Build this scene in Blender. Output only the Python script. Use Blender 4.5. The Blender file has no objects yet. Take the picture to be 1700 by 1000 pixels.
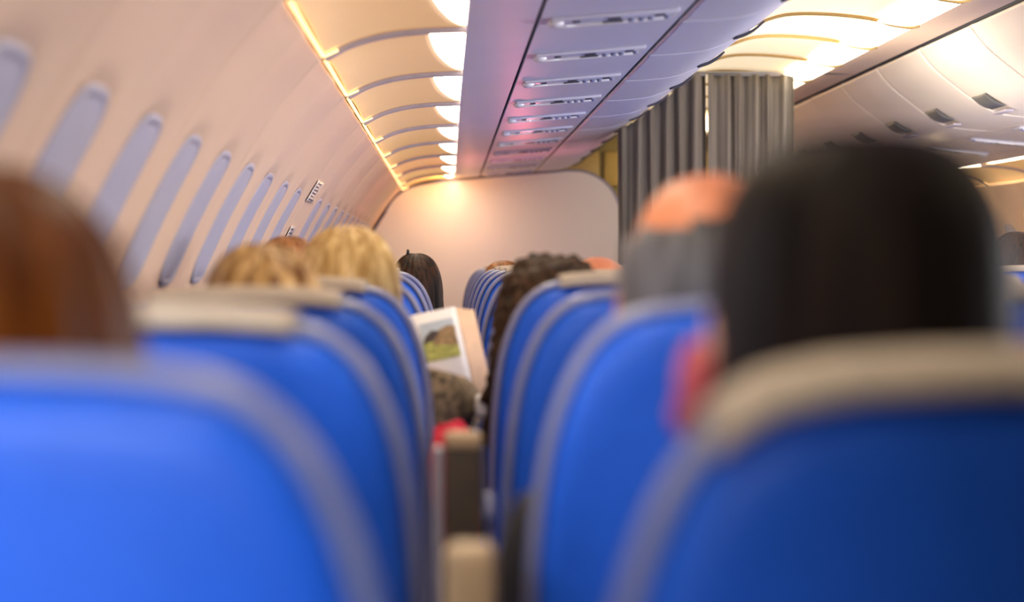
import bpy, bmesh, math, random
from mathutils import Vector, Matrix, noise
R = math.radians
C = bpy.context.scene.collection
S = bpy.context.scene
CAMZ = 1.17                      # eye height above the cabin floor
F_PX = 3600.0

# ------------------------------------------------------------------ camera, world, light
cam_d = bpy.data.cameras.new('camera'); cam = bpy.data.objects.new('camera', cam_d); C.objects.link(cam)
cam.location = (0, 0, CAMZ)
cam.rotation_euler = (R(90) - math.atan(62 / F_PX), 0, -math.atan(107 / F_PX))
cam_d.sensor_width = 36; cam_d.lens = F_PX / 1700 * 36
cam_d.clip_start = 0.05
cam_d.dof.use_dof = True; cam_d.dof.focus_distance = 6.6; cam_d.dof.aperture_fstop = 2.9
S.camera = cam
S.view_settings.view_transform = 'Standard'; S.view_settings.look = 'None'
S.view_settings.gamma = 1; S.view_settings.exposure = 0.08; S.view_settings.use_curve_mapping = False
S.cycles.use_denoising = True
S.cycles.max_bounces = 10; S.cycles.diffuse_bounces = 6

w = bpy.data.worlds.new('world'); S.world = w; w.use_nodes = True
w.node_tree.nodes['Background'].inputs[0].default_value = (0.72, 0.80, 1.0, 1)
w.node_tree.nodes['Background'].inputs[1].default_value = 0.10

def area(name, loc, look, sx, sy, energy, col):
    l = bpy.data.lights.new(name, 'AREA'); l.shape = 'RECTANGLE'; l.size = sx; l.size_y = sy
    l.energy = energy; l.color = col
    o = bpy.data.objects.new(name, l); C.objects.link(o); o.location = loc
    o.rotation_euler = (Vector(look) - Vector(loc)).to_track_quat('-Z', 'Y').to_euler(); return o
def point(name, loc, energy, col, r=0.05):
    l = bpy.data.lights.new(name, 'POINT'); l.energy = energy; l.color = col; l.shadow_soft_size = r
    o = bpy.data.objects.new(name, l); C.objects.link(o); o.location = loc; return o
# daylight from the window beside and behind the camera, cabin lamps, and added lights
l_ = area('window_daylight', (-0.46, -0.60, 1.28), (-0.55, 1.6, 0.85), 0.35, 0.35, 5.5, (0.80, 0.88, 1.0)); l_.data.spread = R(48)
area('near_window_row_daylight', (-0.50, 1.75, 1.25), (0.9, 2.6, 1.55), 1.1, 0.25, 4.5, (0.85, 0.90, 1.0))
area('far_window_row_daylight', (3.16, 6.6, 1.22), (0.4, 6.9, 1.55), 8.4, 0.30, 170, (0.95, 0.92, 0.97))
point('added_pink_glow', (0.42, 10.6, CAMZ + 0.02), 5.5, (1.0, 0.20, 0.24), 0.0)  # added light with no fixture, tints the bin undersides pink
point('added_bulkhead_glow', (0.16, 12.55, CAMZ + 0.20), 1.0, (1.0, 0.30, 0.17), 0.0)  # added light with no fixture, warms the bulkhead
area('added_bin_fill', (1.045, 7.6, CAMZ + 0.775), (1.9, 7.6, CAMZ + 0.62), 0.05, 10.5, 215, (1.0, 0.86, 0.68))  # unseen light added to brighten the cream bins
point('cove_end_lamp', (-0.02, 12.66, CAMZ + 0.462), 3.0, (1.0, 0.40, 0.06), 0.0)
point('added_far_bulkhead_fill', (2.78, 12.5, CAMZ + 0.40), 5.0, (1.0, 0.72, 0.40), 0.0)  # unseen light added to brighten the far bulkhead
point('galley_lamp', (1.25, 13.45, 1.75), 2.2, (1.0, 0.80, 0.35), 0.08)

# ------------------------------------------------------------------ materials
def new_mat(name):
    m = bpy.data.materials.new(name); m.use_nodes = True
    return m, m.node_tree.nodes, m.node_tree.links, m.node_tree.nodes['Principled BSDF']
def mat(name, col, rough=0.5, metal=0.0, var=0.06, scale=30, bump=0.0, coat=0.0, spec=0.5, sheen=0.0):
    m, n, l, p = new_mat(name)
    tc = n.new('ShaderNodeTexCoord'); nz = n.new('ShaderNodeTexNoise'); nz.inputs['Scale'].default_value = scale
    nz.inputs['Detail'].default_value = 4
    l.new(tc.outputs['Object'], nz.inputs['Vector'])
    rp = n.new('ShaderNodeValToRGB')
    a = [max(0, c * (1 - var)) for c in col[:3]] + [1]; b = [min(1, c * (1 + var)) for c in col[:3]] + [1]
    rp.color_ramp.elements[0].color = a; rp.color_ramp.elements[1].color = b
    rp.color_ramp.elements[0].position = 0.3; rp.color_ramp.elements[1].position = 0.7
    l.new(nz.outputs['Fac'], rp.inputs['Fac']); l.new(rp.outputs['Color'], p.inputs['Base Color'])
    p.inputs['Roughness'].default_value = rough; p.inputs['Metallic'].default_value = metal
    p.inputs['Specular IOR Level'].default_value = spec
    p.inputs['Coat Weight'].default_value = coat
    p.inputs['Sheen Weight'].default_value = sheen
    if bump:
        bp = n.new('ShaderNodeBump'); bp.inputs['Strength'].default_value = bump; bp.inputs['Distance'].default_value = 0.002
        l.new(nz.outputs['Fac'], bp.inputs['Height']); l.new(bp.outputs['Normal'], p.inputs['Normal'])
    return m
def emit(name, col, strength):
    m, n, l, p = new_mat(name)
    p.inputs['Base Color'].default_value = (*col, 1)
    p.inputs['Emission Color'].default_value = (*col, 1); p.inputs['Emission Strength'].default_value = strength
    return m
def hair_mat(name, c0, c1, stretch=(60, 60, 4), rough=0.45, c2=None):
    m, n, l, p = new_mat(name)
    tc = n.new('ShaderNodeTexCoord'); mp = n.new('ShaderNodeMapping'); mp.inputs['Scale'].default_value = stretch
    nz = n.new('ShaderNodeTexNoise'); nz.inputs['Scale'].default_value = 1.0; nz.inputs['Detail'].default_value = 3
    l.new(tc.outputs['Object'], mp.inputs['Vector']); l.new(mp.outputs['Vector'], nz.inputs['Vector'])
    rp = n.new('ShaderNodeValToRGB'); rp.color_ramp.elements[0].color = (*c0, 1); rp.color_ramp.elements[1].color = (*c1, 1)
    rp.color_ramp.elements[0].position = 0.38; rp.color_ramp.elements[1].position = 0.62
    if c2:
        e = rp.color_ramp.elements.new(0.72); e.color = (*c2, 1)
    l.new(nz.outputs['Fac'], rp.inputs['Fac']); l.new(rp.outputs['Color'], p.inputs['Base Color'])
    bp = n.new('ShaderNodeBump'); bp.inputs['Strength'].default_value = 0.5; bp.inputs['Distance'].default_value = 0.003
    l.new(nz.outputs['Fac'], bp.inputs['Height']); l.new(bp.outputs['Normal'], p.inputs['Normal'])
    p.inputs['Roughness'].default_value = rough; p.inputs['Specular IOR Level'].default_value = 0.22
    return m

M = {}
M['blue'] = mat('blue_leather', (0.012, 0.105, 0.62), 0.45, var=0.05, scale=60, bump=0.15, spec=0.3)
M['trim'] = mat('grey_lilac_trim', (0.20, 0.22, 0.38), 0.4)
M['cover'] = mat('cream_cloth', (0.42, 0.355, 0.285), 0.9, bump=0.5, scale=200)
M['metal'] = mat('grey_metal', (0.35, 0.35, 0.36), 0.35, 0.8)
M['arm'] = mat('brown_armrest', (0.050, 0.034, 0.020), 0.55)
M['arm_cap'] = mat('tan_armrest_top', (0.42, 0.30, 0.17), 0.55)
M['arm_side'] = mat('grey_armrest_side', (0.28, 0.28, 0.33), 0.4)
M['wall'] = mat('beige_sidewall', (0.72, 0.52, 0.37), 0.5, var=0.02, scale=2)
M['shade'] = mat('blue_grey_window_blind', (0.41, 0.41, 0.51), 0.5, var=0.03)
M['bezel'] = mat('window_surround', (0.40, 0.39, 0.48), 0.5, var=0.02)
M['bin'] = mat('bin_plastic_lilac_bounce', (0.68, 0.68, 0.80), 0.38, var=0.02, scale=3)  # lilac of light bounced off the blue seats put into the colour
M['bin_warm'] = mat('cream_bin_plastic', (0.88, 0.80, 0.71), 0.35, var=0.02, scale=3)
M['psu'] = mat('pale_unit_plastic', (0.70, 0.71, 0.82), 0.25, var=0.02)
M['latchgrey'] = mat('grey_latch', (0.12, 0.12, 0.12), 0.4)
M['dark'] = mat('dark_gap', (0.02, 0.02, 0.03), 0.7)
M['mark'] = mat('dark_marking', (0.05, 0.05, 0.07), 0.5)
M['glint'] = mat('white_gloss_plastic', (0.85, 0.86, 0.9), 0.12, coat=0.5)
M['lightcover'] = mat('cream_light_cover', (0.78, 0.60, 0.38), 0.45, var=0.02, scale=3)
_p = M['lightcover'].node_tree.nodes['Principled BSDF']; _p.inputs['Emission Color'].default_value = (1.0, 0.52, 0.13, 1); _p.inputs['Emission Strength'].default_value = 0.36   # added glow in place of lamp light on the cover
M['rib'] = mat('lilac_rib', (0.42, 0.38, 0.44), 0.5)
M['lamp'] = emit('warm_white_lamp', (1.0, 0.86, 0.64), 16.0)
M['gold'] = emit('gold_light_slot', (1.0, 0.66, 0.28), 2.4)
M['ceil_lamp'] = emit('ceiling_lamp', (1.0, 0.84, 0.58), 5.5)
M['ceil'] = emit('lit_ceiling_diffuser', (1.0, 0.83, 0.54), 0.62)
M['band'] = mat('beige_band', (0.85, 0.66, 0.50), 0.5, var=0.02)
M['bulk'] = mat('white_bulkhead', (0.71, 0.73, 0.78), 0.45, var=0.01, scale=2)
M['olive'] = mat('olive_galley', (0.20, 0.15, 0.045), 0.5)
M['olive2'] = mat('gold_galley', (0.36, 0.24, 0.08), 0.45)
M['floor'] = mat('grey_carpet', (0.05, 0.055, 0.08), 0.95, bump=0.6, scale=300, var=0.3)
M['tweed'] = mat('tweed', (0.21, 0.155, 0.095), 0.95, var=1.0, scale=95, bump=1.0)
M['red'] = mat('red_cloth', (0.55, 0.01, 0.04), 0.85, bump=0.4, scale=90)
M['white'] = mat('white_cloth', (0.75, 0.75, 0.82), 0.85, bump=0.4, scale=90)
M['paper'] = mat('paper', (0.88, 0.87, 0.90), 0.7, var=0.02)
M['skin'] = mat('skin', (0.62, 0.30, 0.20), 0.5, var=0.08, scale=20)
M['skin_red'] = mat('ruddy_skin', (0.60, 0.21, 0.10), 0.5, var=0.08, scale=20)
M['ear_red'] = mat('reddened_skin', (0.50, 0.06, 0.08), 0.5)  # flushed ear skin, with light shining through it put into the red
M['black'] = mat('black_cloth', (0.02, 0.02, 0.022), 0.9)
M['navy'] = mat('navy_cloth', (0.03, 0.04, 0.08), 0.9)
M['greycloth'] = mat('grey_cloth', (0.25, 0.25, 0.26), 0.9)
M['eye'] = mat('eye', (0.1, 0.06, 0.03), 0.1, coat=1)
M['hair_auburn'] = hair_mat('auburn_hair', (0.055, 0.012, 0.001), (0.11, 0.028, 0.002))
M['hair_black'] = hair_mat('near_black_hair', (0.006, 0.004, 0.004), (0.018, 0.011, 0.009), rough=0.6)
M['hair_auburn'].node_tree.nodes['Principled BSDF'].inputs['Specular IOR Level'].default_value = 0.10
M['hair_black'].node_tree.nodes['Principled BSDF'].inputs['Specular IOR Level'].default_value = 0.08
M['hair_grey'] = hair_mat('grey_hair', (0.035, 0.028, 0.026), (0.16, 0.15, 0.15), (22, 22, 3))
M['hair_streak'] = hair_mat('streaked_blonde_hair', (0.12, 0.045, 0.010), (0.50, 0.31, 0.12), (55, 55, 3), c2=(0.80, 0.62, 0.36))
M['hair_blonde'] = hair_mat('pale_blonde_hair', (0.34, 0.20, 0.06), (0.60, 0.42, 0.18), (60, 60, 3), c2=(0.85, 0.70, 0.42))
M['hair_brown'] = hair_mat('dark_brown_hair', (0.006, 0.003, 0.001), (0.045, 0.016, 0.005), (90, 90, 8), rough=0.6)
M['hair_curly'] = hair_mat('dark_curly_hair', (0.012, 0.006, 0.003), (0.06, 0.026, 0.010), (70, 70, 70), rough=0.6)
M['hair_chestnut'] = hair_mat('chestnut_hair', (0.16, 0.06, 0.018), (0.34, 0.14, 0.045))
M['sky_ink'] = mat('printed_sky', (0.58, 0.68, 0.78), 0.6)
M['brown_ink'] = mat('printed_brown', (0.36, 0.24, 0.12), 0.6, var=0.5, scale=90)
M['dark_ink'] = mat('printed_dark', (0.08, 0.06, 0.06), 0.6)
M['green_ink'] = mat('printed_green', (0.42, 0.44, 0.12), 0.6, var=0.5, scale=90)
M['leaf'] = mat('beige_page', (0.75, 0.52, 0.36), 0.7)
M['curtain'] = hair_mat('taupe_curtain', (0.14, 0.125, 0.11), (0.21, 0.19, 0.17), (25, 25, 1.2), rough=0.8)

# ------------------------------------------------------------------ helpers
def link_mesh(name, bm, m, parent=None, smooth=True, mods=None):
    me = bpy.data.meshes.new(name)
    bmesh.ops.recalc_face_normals(bm, faces=bm.faces)
    bm.to_mesh(me); bm.free()
    if smooth:
        for p in me.polygons: p.use_smooth = True
    for mm in (m if isinstance(m, (list, tuple)) else [m]): me.materials.append(mm)
    o = bpy.data.objects.new(name, me); C.objects.link(o)
    if parent: o.parent = parent
    return o
def empty(name, loc, rot=(0, 0, 0)):
    o = bpy.data.objects.new(name, None); C.objects.link(o); o.location = loc; o.rotation_euler = rot
    o.empty_display_size = 0.05; return o
def tag(o, label=None, cat=None, group=None, kind=None):
    if label: o['label'] = label
    if cat: o['category'] = cat
    if group: o['group'] = group
    if kind: o['kind'] = kind
    return o
def children(o): return [c for c in bpy.data.objects if c.parent == o]
def copy_tree(o, parent=None):
    c = o.copy(); C.objects.link(c); c.parent = parent
    for ch in children(o): copy_tree(ch, c)
    return c
def box(bm, x0, x1, y0, y1, z0, z1, bev=0.0, mi=0):
    r = bmesh.ops.create_cube(bm, size=1)
    for v in r['verts']:
        v.co = Vector(((x0 + x1) / 2 + v.co.x * (x1 - x0), (y0 + y1) / 2 + v.co.y * (y1 - y0), (z0 + z1) / 2 + v.co.z * (z1 - z0)))
    fs = set(f for v in r['verts'] for f in v.link_faces)
    if bev:
        es = list(set(e for f in fs for e in f.edges))
        rr = bmesh.ops.bevel(bm, geom=es, offset=bev, segments=3, affect='EDGES', profile=0.5)
    return bm
def sphere(bm, c, rx, ry, rz, u=16, v=12):
    r = bmesh.ops.create_uvsphere(bm, u_segments=u, v_segments=v, radius=1)
    for q in r['verts']: q.co = Vector((c[0] + q.co.x * rx, c[1] + q.co.y * ry, c[2] + q.co.z * rz))
    return r['verts']
def cyl(bm, a, b, r1, r2=None, n=16, caps=True):
    a = Vector(a); b = Vector(b); r2 = r1 if r2 is None else r2
    q = (b - a).to_track_quat('Z', 'Y')
    la = [bm.verts.new(a + q @ Vector((r1 * math.cos(t * 2 * math.pi / n), r1 * math.sin(t * 2 * math.pi / n), 0))) for t in range(n)]
    lb = [bm.verts.new(b + q @ Vector((r2 * math.cos(t * 2 * math.pi / n), r2 * math.sin(t * 2 * math.pi / n), 0))) for t in range(n)]
    for i in range(n): bm.faces.new((la[i], la[(i + 1) % n], lb[(i + 1) % n], lb[i]))
    if caps: bm.faces.new(la[::-1]); bm.faces.new(lb)
def tube(bm, pts, r, n=10):
    loops = []
    P = [Vector(p) for p in pts]
    for i, p in enumerate(P):
        d = (P[min(i + 1, len(P) - 1)] - P[max(i - 1, 0)]).normalized(); q = d.to_track_quat('Z', 'Y')
        rr = r[i] if isinstance(r, (list, tuple)) else r
        loops.append([bm.verts.new(p + q @ Vector((rr * math.cos(t * 2 * math.pi / n), rr * math.sin(t * 2 * math.pi / n), 0))) for t in range(n)])
    for a, b in zip(loops, loops[1:]):
        for i in range(n): bm.faces.new((a[i], a[(i + 1) % n], b[(i + 1) % n], b[i]))
    bm.faces.new(loops[0][::-1]); bm.faces.new(loops[-1])
def grid(bm, f, nu, nv, mi=0, skip=None):
    vs = [[bm.verts.new(f(i / nu, j / nv)) for j in range(nv + 1)] for i in range(nu + 1)]
    for i in range(nu):
        for j in range(nv):
            if skip and skip((i + .5) / nu, (j + .5) / nv): continue
            fc = bm.faces.new((vs[i][j], vs[i + 1][j], vs[i + 1][j + 1], vs[i][j + 1])); fc.material_index = mi
    return vs
def solid(bm, t):
    """give an open sheet its thickness t"""
    bmesh.ops.recalc_face_normals(bm, faces=bm.faces)
    bmesh.ops.solidify(bm, geom=bm.faces[:], thickness=t)
def crom(pts, t):
    n = len(pts) - 1; x = t * n; i = min(int(x), n - 1); u = x - i
    p0 = pts[max(i - 1, 0)]; p1 = pts[i]; p2 = pts[i + 1]; p3 = pts[min(i + 2, n)]
    return tuple(0.5 * ((2 * b) + (-a + c) * u + (2 * a - 5 * b + 4 * c - d) * u * u + (-a + 3 * b - 3 * c + d) * u ** 3) for a, b, c, d in zip(p0, p1, p2, p3))
ORD = 'zeroth first second third fourth fifth sixth seventh eighth ninth tenth eleventh twelfth thirteenth fourteenth fifteenth sixteenth seventeenth eighteenth nineteenth twentieth'.split() + ['twenty-first', 'twenty-second', 'twenty-third', 'twenty-fourth', 'twenty-fifth', 'twenty-sixth', 'twenty-seventh', 'twenty-eighth', 'twenty-ninth', 'thirtieth']
MX = 2.766                       # mirror: x -> MX - x (aisle centre line at 1.383)
Y0, YB = -1.76, 12.90            # cabin start behind the camera, bulkhead
def mx(x, side): return x if side == 0 else MX - x

# ------------------------------------------------------------------ the shell
WALLP = [(-0.44, -1.17), (-0.55, -0.85), (-0.605, -0.5), (-0.595, -0.25), (-0.565, -0.06), (-0.515, 0.07), (-0.44, 0.21), (-0.355, 0.34), (-0.27, 0.438)]
JOINT0, JP = 3.57, 1.066
def wall_xz(v):
    return crom(WALLP, v)
WIN_V0, WIN_V1 = 0.487, 0.785     # window centre band along the profile
win_ys = [4.37 + 0.533 * k for k in range(-10, 16) if abs(4.37 + 0.533 * k - 7.035) > 0.1]
def win_field(y, v):
    k = round((y - 4.37) / 0.533); yc = 4.37 + 0.533 * k
    if abs(yc - 7.035) < 0.1 or yc > 12.7: return 0
    dy = abs(y - yc) / 0.150; dv = abs(v - (WIN_V0 + WIN_V1) / 2) / ((WIN_V1 - WIN_V0) / 2)
    d = (dy ** 4 + dv ** 4) ** 0.25
    t = min(1, max(0, (1.0 - d) / 0.22)); return t * t * (3 - 2 * t)
def wall_pt(side, y, v):
    x, z = wall_xz(v)
    u = ((y - JOINT0) / JP) % 1.0
    d = 0.007 * win_field(y, v)
    d += 0.007 * math.sin(math.pi * ((y - 4.37 + 0.2665) / 0.533 % 1.0)) * (1 if v > 0.2 else 0)
    g = min(u, 1 - u) * JP
    if g < 0.018: d += 0.006
    x2, z2 = wall_xz(min(1, v + 0.01)); x1, z1 = wall_xz(max(0, v - 0.01))
    n = Vector((-(z2 - z1), 0, (x2 - x1))); n.normalize()
    # pushes outward, away from the cabin
    X = x + n.x * d; Z = z + n.z * d
    return Vector((mx(X, side), y, CAMZ + Z))
for side, nm in ((0, 'wall_left'), (1, 'wall_right')):
    bm = bmesh.new()
    ny = 1000 if side == 0 else 600
    grid(bm, lambda u, v: wall_pt(side, Y0 + u * (14.2 - Y0), v), ny, 76)
    o = link_mesh(nm, bm, M['wall']); tag(o, kind='structure')
    md = o.modifiers.new('s', 'SOLIDIFY'); md.thickness = 0.03; md.offset = -1 if side == 0 else -1
    # keep the thickness outside the cabin
    nrm = o.data.polygons[len(o.data.polygons) // 2].normal.x
    md.offset = -1 if (nrm > 0) == (side == 0) else 1
# floor, aisle ceiling, end wall
bm = bmesh.new(); box(bm, -0.5, MX + 0.5, Y0, 14.2, -0.05, 0.0); tag(link_mesh('floor', bm, M['floor'], smooth=False), kind='structure')
CZ = CAMZ
def ceil_prof(t):   # across the aisle
    return crom([(1.02, 0.800), (1.12, 0.832), (1.25, 0.836), (1.40, 0.822), (1.48, 0.800)], t)
bm = bmesh.new(); grid(bm, lambda u, v: Vector((ceil_prof(v)[0], Y0 + u * (14.2 - Y0), CZ + 0.040 + ceil_prof(v)[1])), 8, 16)
solid(bm, 0.02); tag(link_mesh('ceiling', bm, M['band']), kind='structure')
bm = bmesh.new(); box(bm, -0.6, MX + 0.6, 14.2, 14.25, 0, 2.1); tag(link_mesh('wall_front', bm, M['olive'], smooth=False), kind='structure')
for i, s in enumerate((1, 0)):
    bm = bmesh.new()
    xs = [(1.155, 0.79), (1.035, 0.803)]
    a, b = xs
    if s == 1: pts = [(1.575, 0.815), (1.735, 0.805), (1.735, 0.835), (1.575, 0.845)]
    else: pts = [(1.02, 0.805), (1.04, 0.812), (1.04, 0.842), (1.02, 0.835)]
    lo = [bm.verts.new((x, Y0, CZ + z)) for x, z in pts]; hi = [bm.verts.new((x, 14.1, CZ + z)) for x, z in pts]
    for k in range(4): bm.faces.new((lo[k], lo[(k + 1) % 4], hi[(k + 1) % 4], hi[k]))
    bm.faces.new(lo); bm.faces.new(hi[::-1])
    tag(link_mesh('trim_%d' % (i + 1), bm, M['band'], smooth=False), kind='structure')
# cap above the cabin so that no sky light leaks in
for side in (0, 1):
    bm = bmesh.new(); x0, x1 = sorted((mx(-0.42, side), mx(1.0, side)))
    box(bm, x0, x1, Y0, 14.2, CZ + 0.86, CZ + 0.88)
    tag(link_mesh('ceiling_%s' % ('left', 'right')[side], bm, M['dark'], smooth=False), kind='structure')

# windows: surround ring and blind sitting in the recess of the wall
def make_window(side, yc, n):
    root = empty('window_%d' % n, (0, 0, 0)); tag(root, kind='structure')
    def sup(a, r, off):
        c, s_ = math.cos(a), math.sin(a)
        k = (abs(c) ** 4 + abs(s_) ** 4) ** -0.25
        y = yc + 0.132 * r * k * c; v = (WIN_V0 + WIN_V1) / 2 + (WIN_V1 - WIN_V0) / 2 * 0.84 * r * k * s_
        x, z = wall_xz(v); x2, z2 = wall_xz(v + 0.01); x1, z1 = wall_xz(v - 0.01)
        nn = Vector((-(z2 - z1), 0, (x2 - x1))).normalized(); d = 0.007 + off
        return Vector((mx(x + nn.x * d, side), y, CAMZ + z + nn.z * d))
    bm = bmesh.new()
    prof = [(1.0, 0.0), (0.97, -0.003), (0.93, -0.003), (0.90, 0.0)]
    N = 40
    loops = [[bm.verts.new(sup(t * 2 * math.pi / N, r, o_)) for t in range(N)] for r, o_ in prof]
    for a, b in zip(loops, loops[1:]):
        for i in range(N): bm.faces.new((a[i], a[(i + 1) % N], b[(i + 1) % N], b[i]))
    link_mesh('window_surround', bm, M['bezel'], root)
    bm = bmesh.new()
    loops = [[bm.verts.new(sup(t * 2 * math.pi / N, r, -0.004 if r < .9 else -0.002)) for t in range(N)] for r in (0.9, 0.7, 0.5, 0.3, 0.1)]
    for a, b in zip(loops, loops[1:]):
        for i in range(N): bm.faces.new((a[i], a[(i + 1) % N], b[(i + 1) % N], b[i]))
    bm.faces.new(loops[-1])
    link_mesh('blind', bm, M['shade'], root)
n = 1
for side in (0, 1):
    for yc in win_ys:
        if yc > 12.7 or yc < -1.5: continue
        if side == 1 and yc < 8: continue
        make_window(side, yc, n); n += 1

# ------------------------------------------------------------------ cove light covers above the window seats
COVP = [(-0.262, 0.442), (-0.205, 0.472), (-0.133, 0.492), (-0.05, 0.502), (0.040, 0.5055)]
def cov_n(t):
    a = crom(COVP, max(0, t - .01)); b = crom(COVP, min(1, t + .01)); d = Vector((b[0] - a[0], 0, b[1] - a[1])).normalized()
    return Vector((-d.z, 0, d.x))       # upwards
def make_cover(side, y0, y1, label, group):
    root = empty('light_cover', (mx(-0.1, side), (y0 + y1) / 2, CAMZ + 0.49)); tag(root, label, 'light cover', group)
    def loc(p): return p - root.location
    bm = bmesh.new()
    def f(u, v):
        y = y0 + 0.012 + u * (y1 - y0 - 0.016)
        xr = -0.040 + 0.079 * (1 - (1 - u ** 2.4) ** 0.5)           # curved cut-out that bares the lamp
        tmax = (0.75 + 0.25 * (xr + 0.05) / 0.090) if xr > -0.05 else 0.75
        t = v * tmax; x, z = crom(COVP, t)
        sag = 0.010 * math.sin(math.pi * u)
        return loc(Vector((mx(x, side), y, CAMZ + z + sag)))
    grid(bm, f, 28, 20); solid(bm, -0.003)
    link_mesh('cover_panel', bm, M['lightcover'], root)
    # rib that closes the joint at the near end
    bm = bmesh.new()
    def rib(u, v):
        t = u; x, z = crom(COVP, t); nn = cov_n(t)
        a = v * 2 * math.pi; return loc(Vector((mx(x + nn.x * 0.010 * math.sin(a), side), y0 + 0.007 * math.cos(a), CAMZ + z + nn.z * 0.010 * math.sin(a) - 0.004)))
    grid(bm, rib, 24, 10); bmesh.ops.remove_doubles(bm, verts=bm.verts, dist=1e-5)
    link_mesh('rib', bm, M['rib'], root)
    # gold slot along the wall edge with its hooked end
    bm = bmesh.new()
    xs = sorted((mx(-0.267, side), mx(-0.260, side)))
    box(bm, xs[0], xs[1], y0 + 0.07, y1 - 0.02, CAMZ + 0.437, CAMZ + 0.4405)
    xs = sorted((mx(-0.262, side), mx(-0.232, side)))
    box(bm, xs[0], xs[1], y1 - 0.034, y1 - 0.018, CAMZ + 0.437, CAMZ + 0.4405)
    bmesh.ops.translate(bm, verts=bm.verts, vec=-root.location)
    # lean the hook up along the cover
    for v_ in bm.verts:
        X = mx(v_.co.x + root.location.x, side)
        if X > -0.256: v_.co.z += (X + 0.256) * 0.55
    link_mesh('light_slot', bm, M['gold'], root, smooth=False)
    # lamp in the cut-out, next to the bin
    bm = bmesh.new()
    def lf(u, v):
        a = math.pi * v; return loc(Vector((mx(-0.008 + 0.045 * math.cos(a), side), y0 + 0.02 + u * (y1 - y0 - 0.03), CAMZ + 0.512 + 0.012 * (1 - math.sin(a)))))
    grid(bm, lf, 4, 10); solid(bm, 0.004)
    link_mesh('lamp_diffuser', bm, M['lamp'], root)
for side in (0, 1):
    ks = list(range(-5, 9))
    for k in ks:
        y0 = JOINT0 + JP * k; y1 = min(y0 + JP, YB + 0.0)
        if y1 - y0 < 0.2 or y0 < 0.3: continue
        if side == 1 and y1 < 8.5: continue
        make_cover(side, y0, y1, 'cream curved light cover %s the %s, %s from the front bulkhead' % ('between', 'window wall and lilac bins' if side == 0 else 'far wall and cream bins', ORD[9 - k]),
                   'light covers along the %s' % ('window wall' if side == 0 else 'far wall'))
# closing shelf above the lamps
for side in (0, 1):
    bm = bmesh.new(); x0, x1 = sorted((mx(-0.42, side), mx(0.05, side)))
    box(bm, x0, x1, Y0, 14.1, CZ + 0.55, CZ + 0.56)
    tag(link_mesh('trim_%d' % (3 + side), bm, M['wall'], smooth=False), kind='structure')

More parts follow.
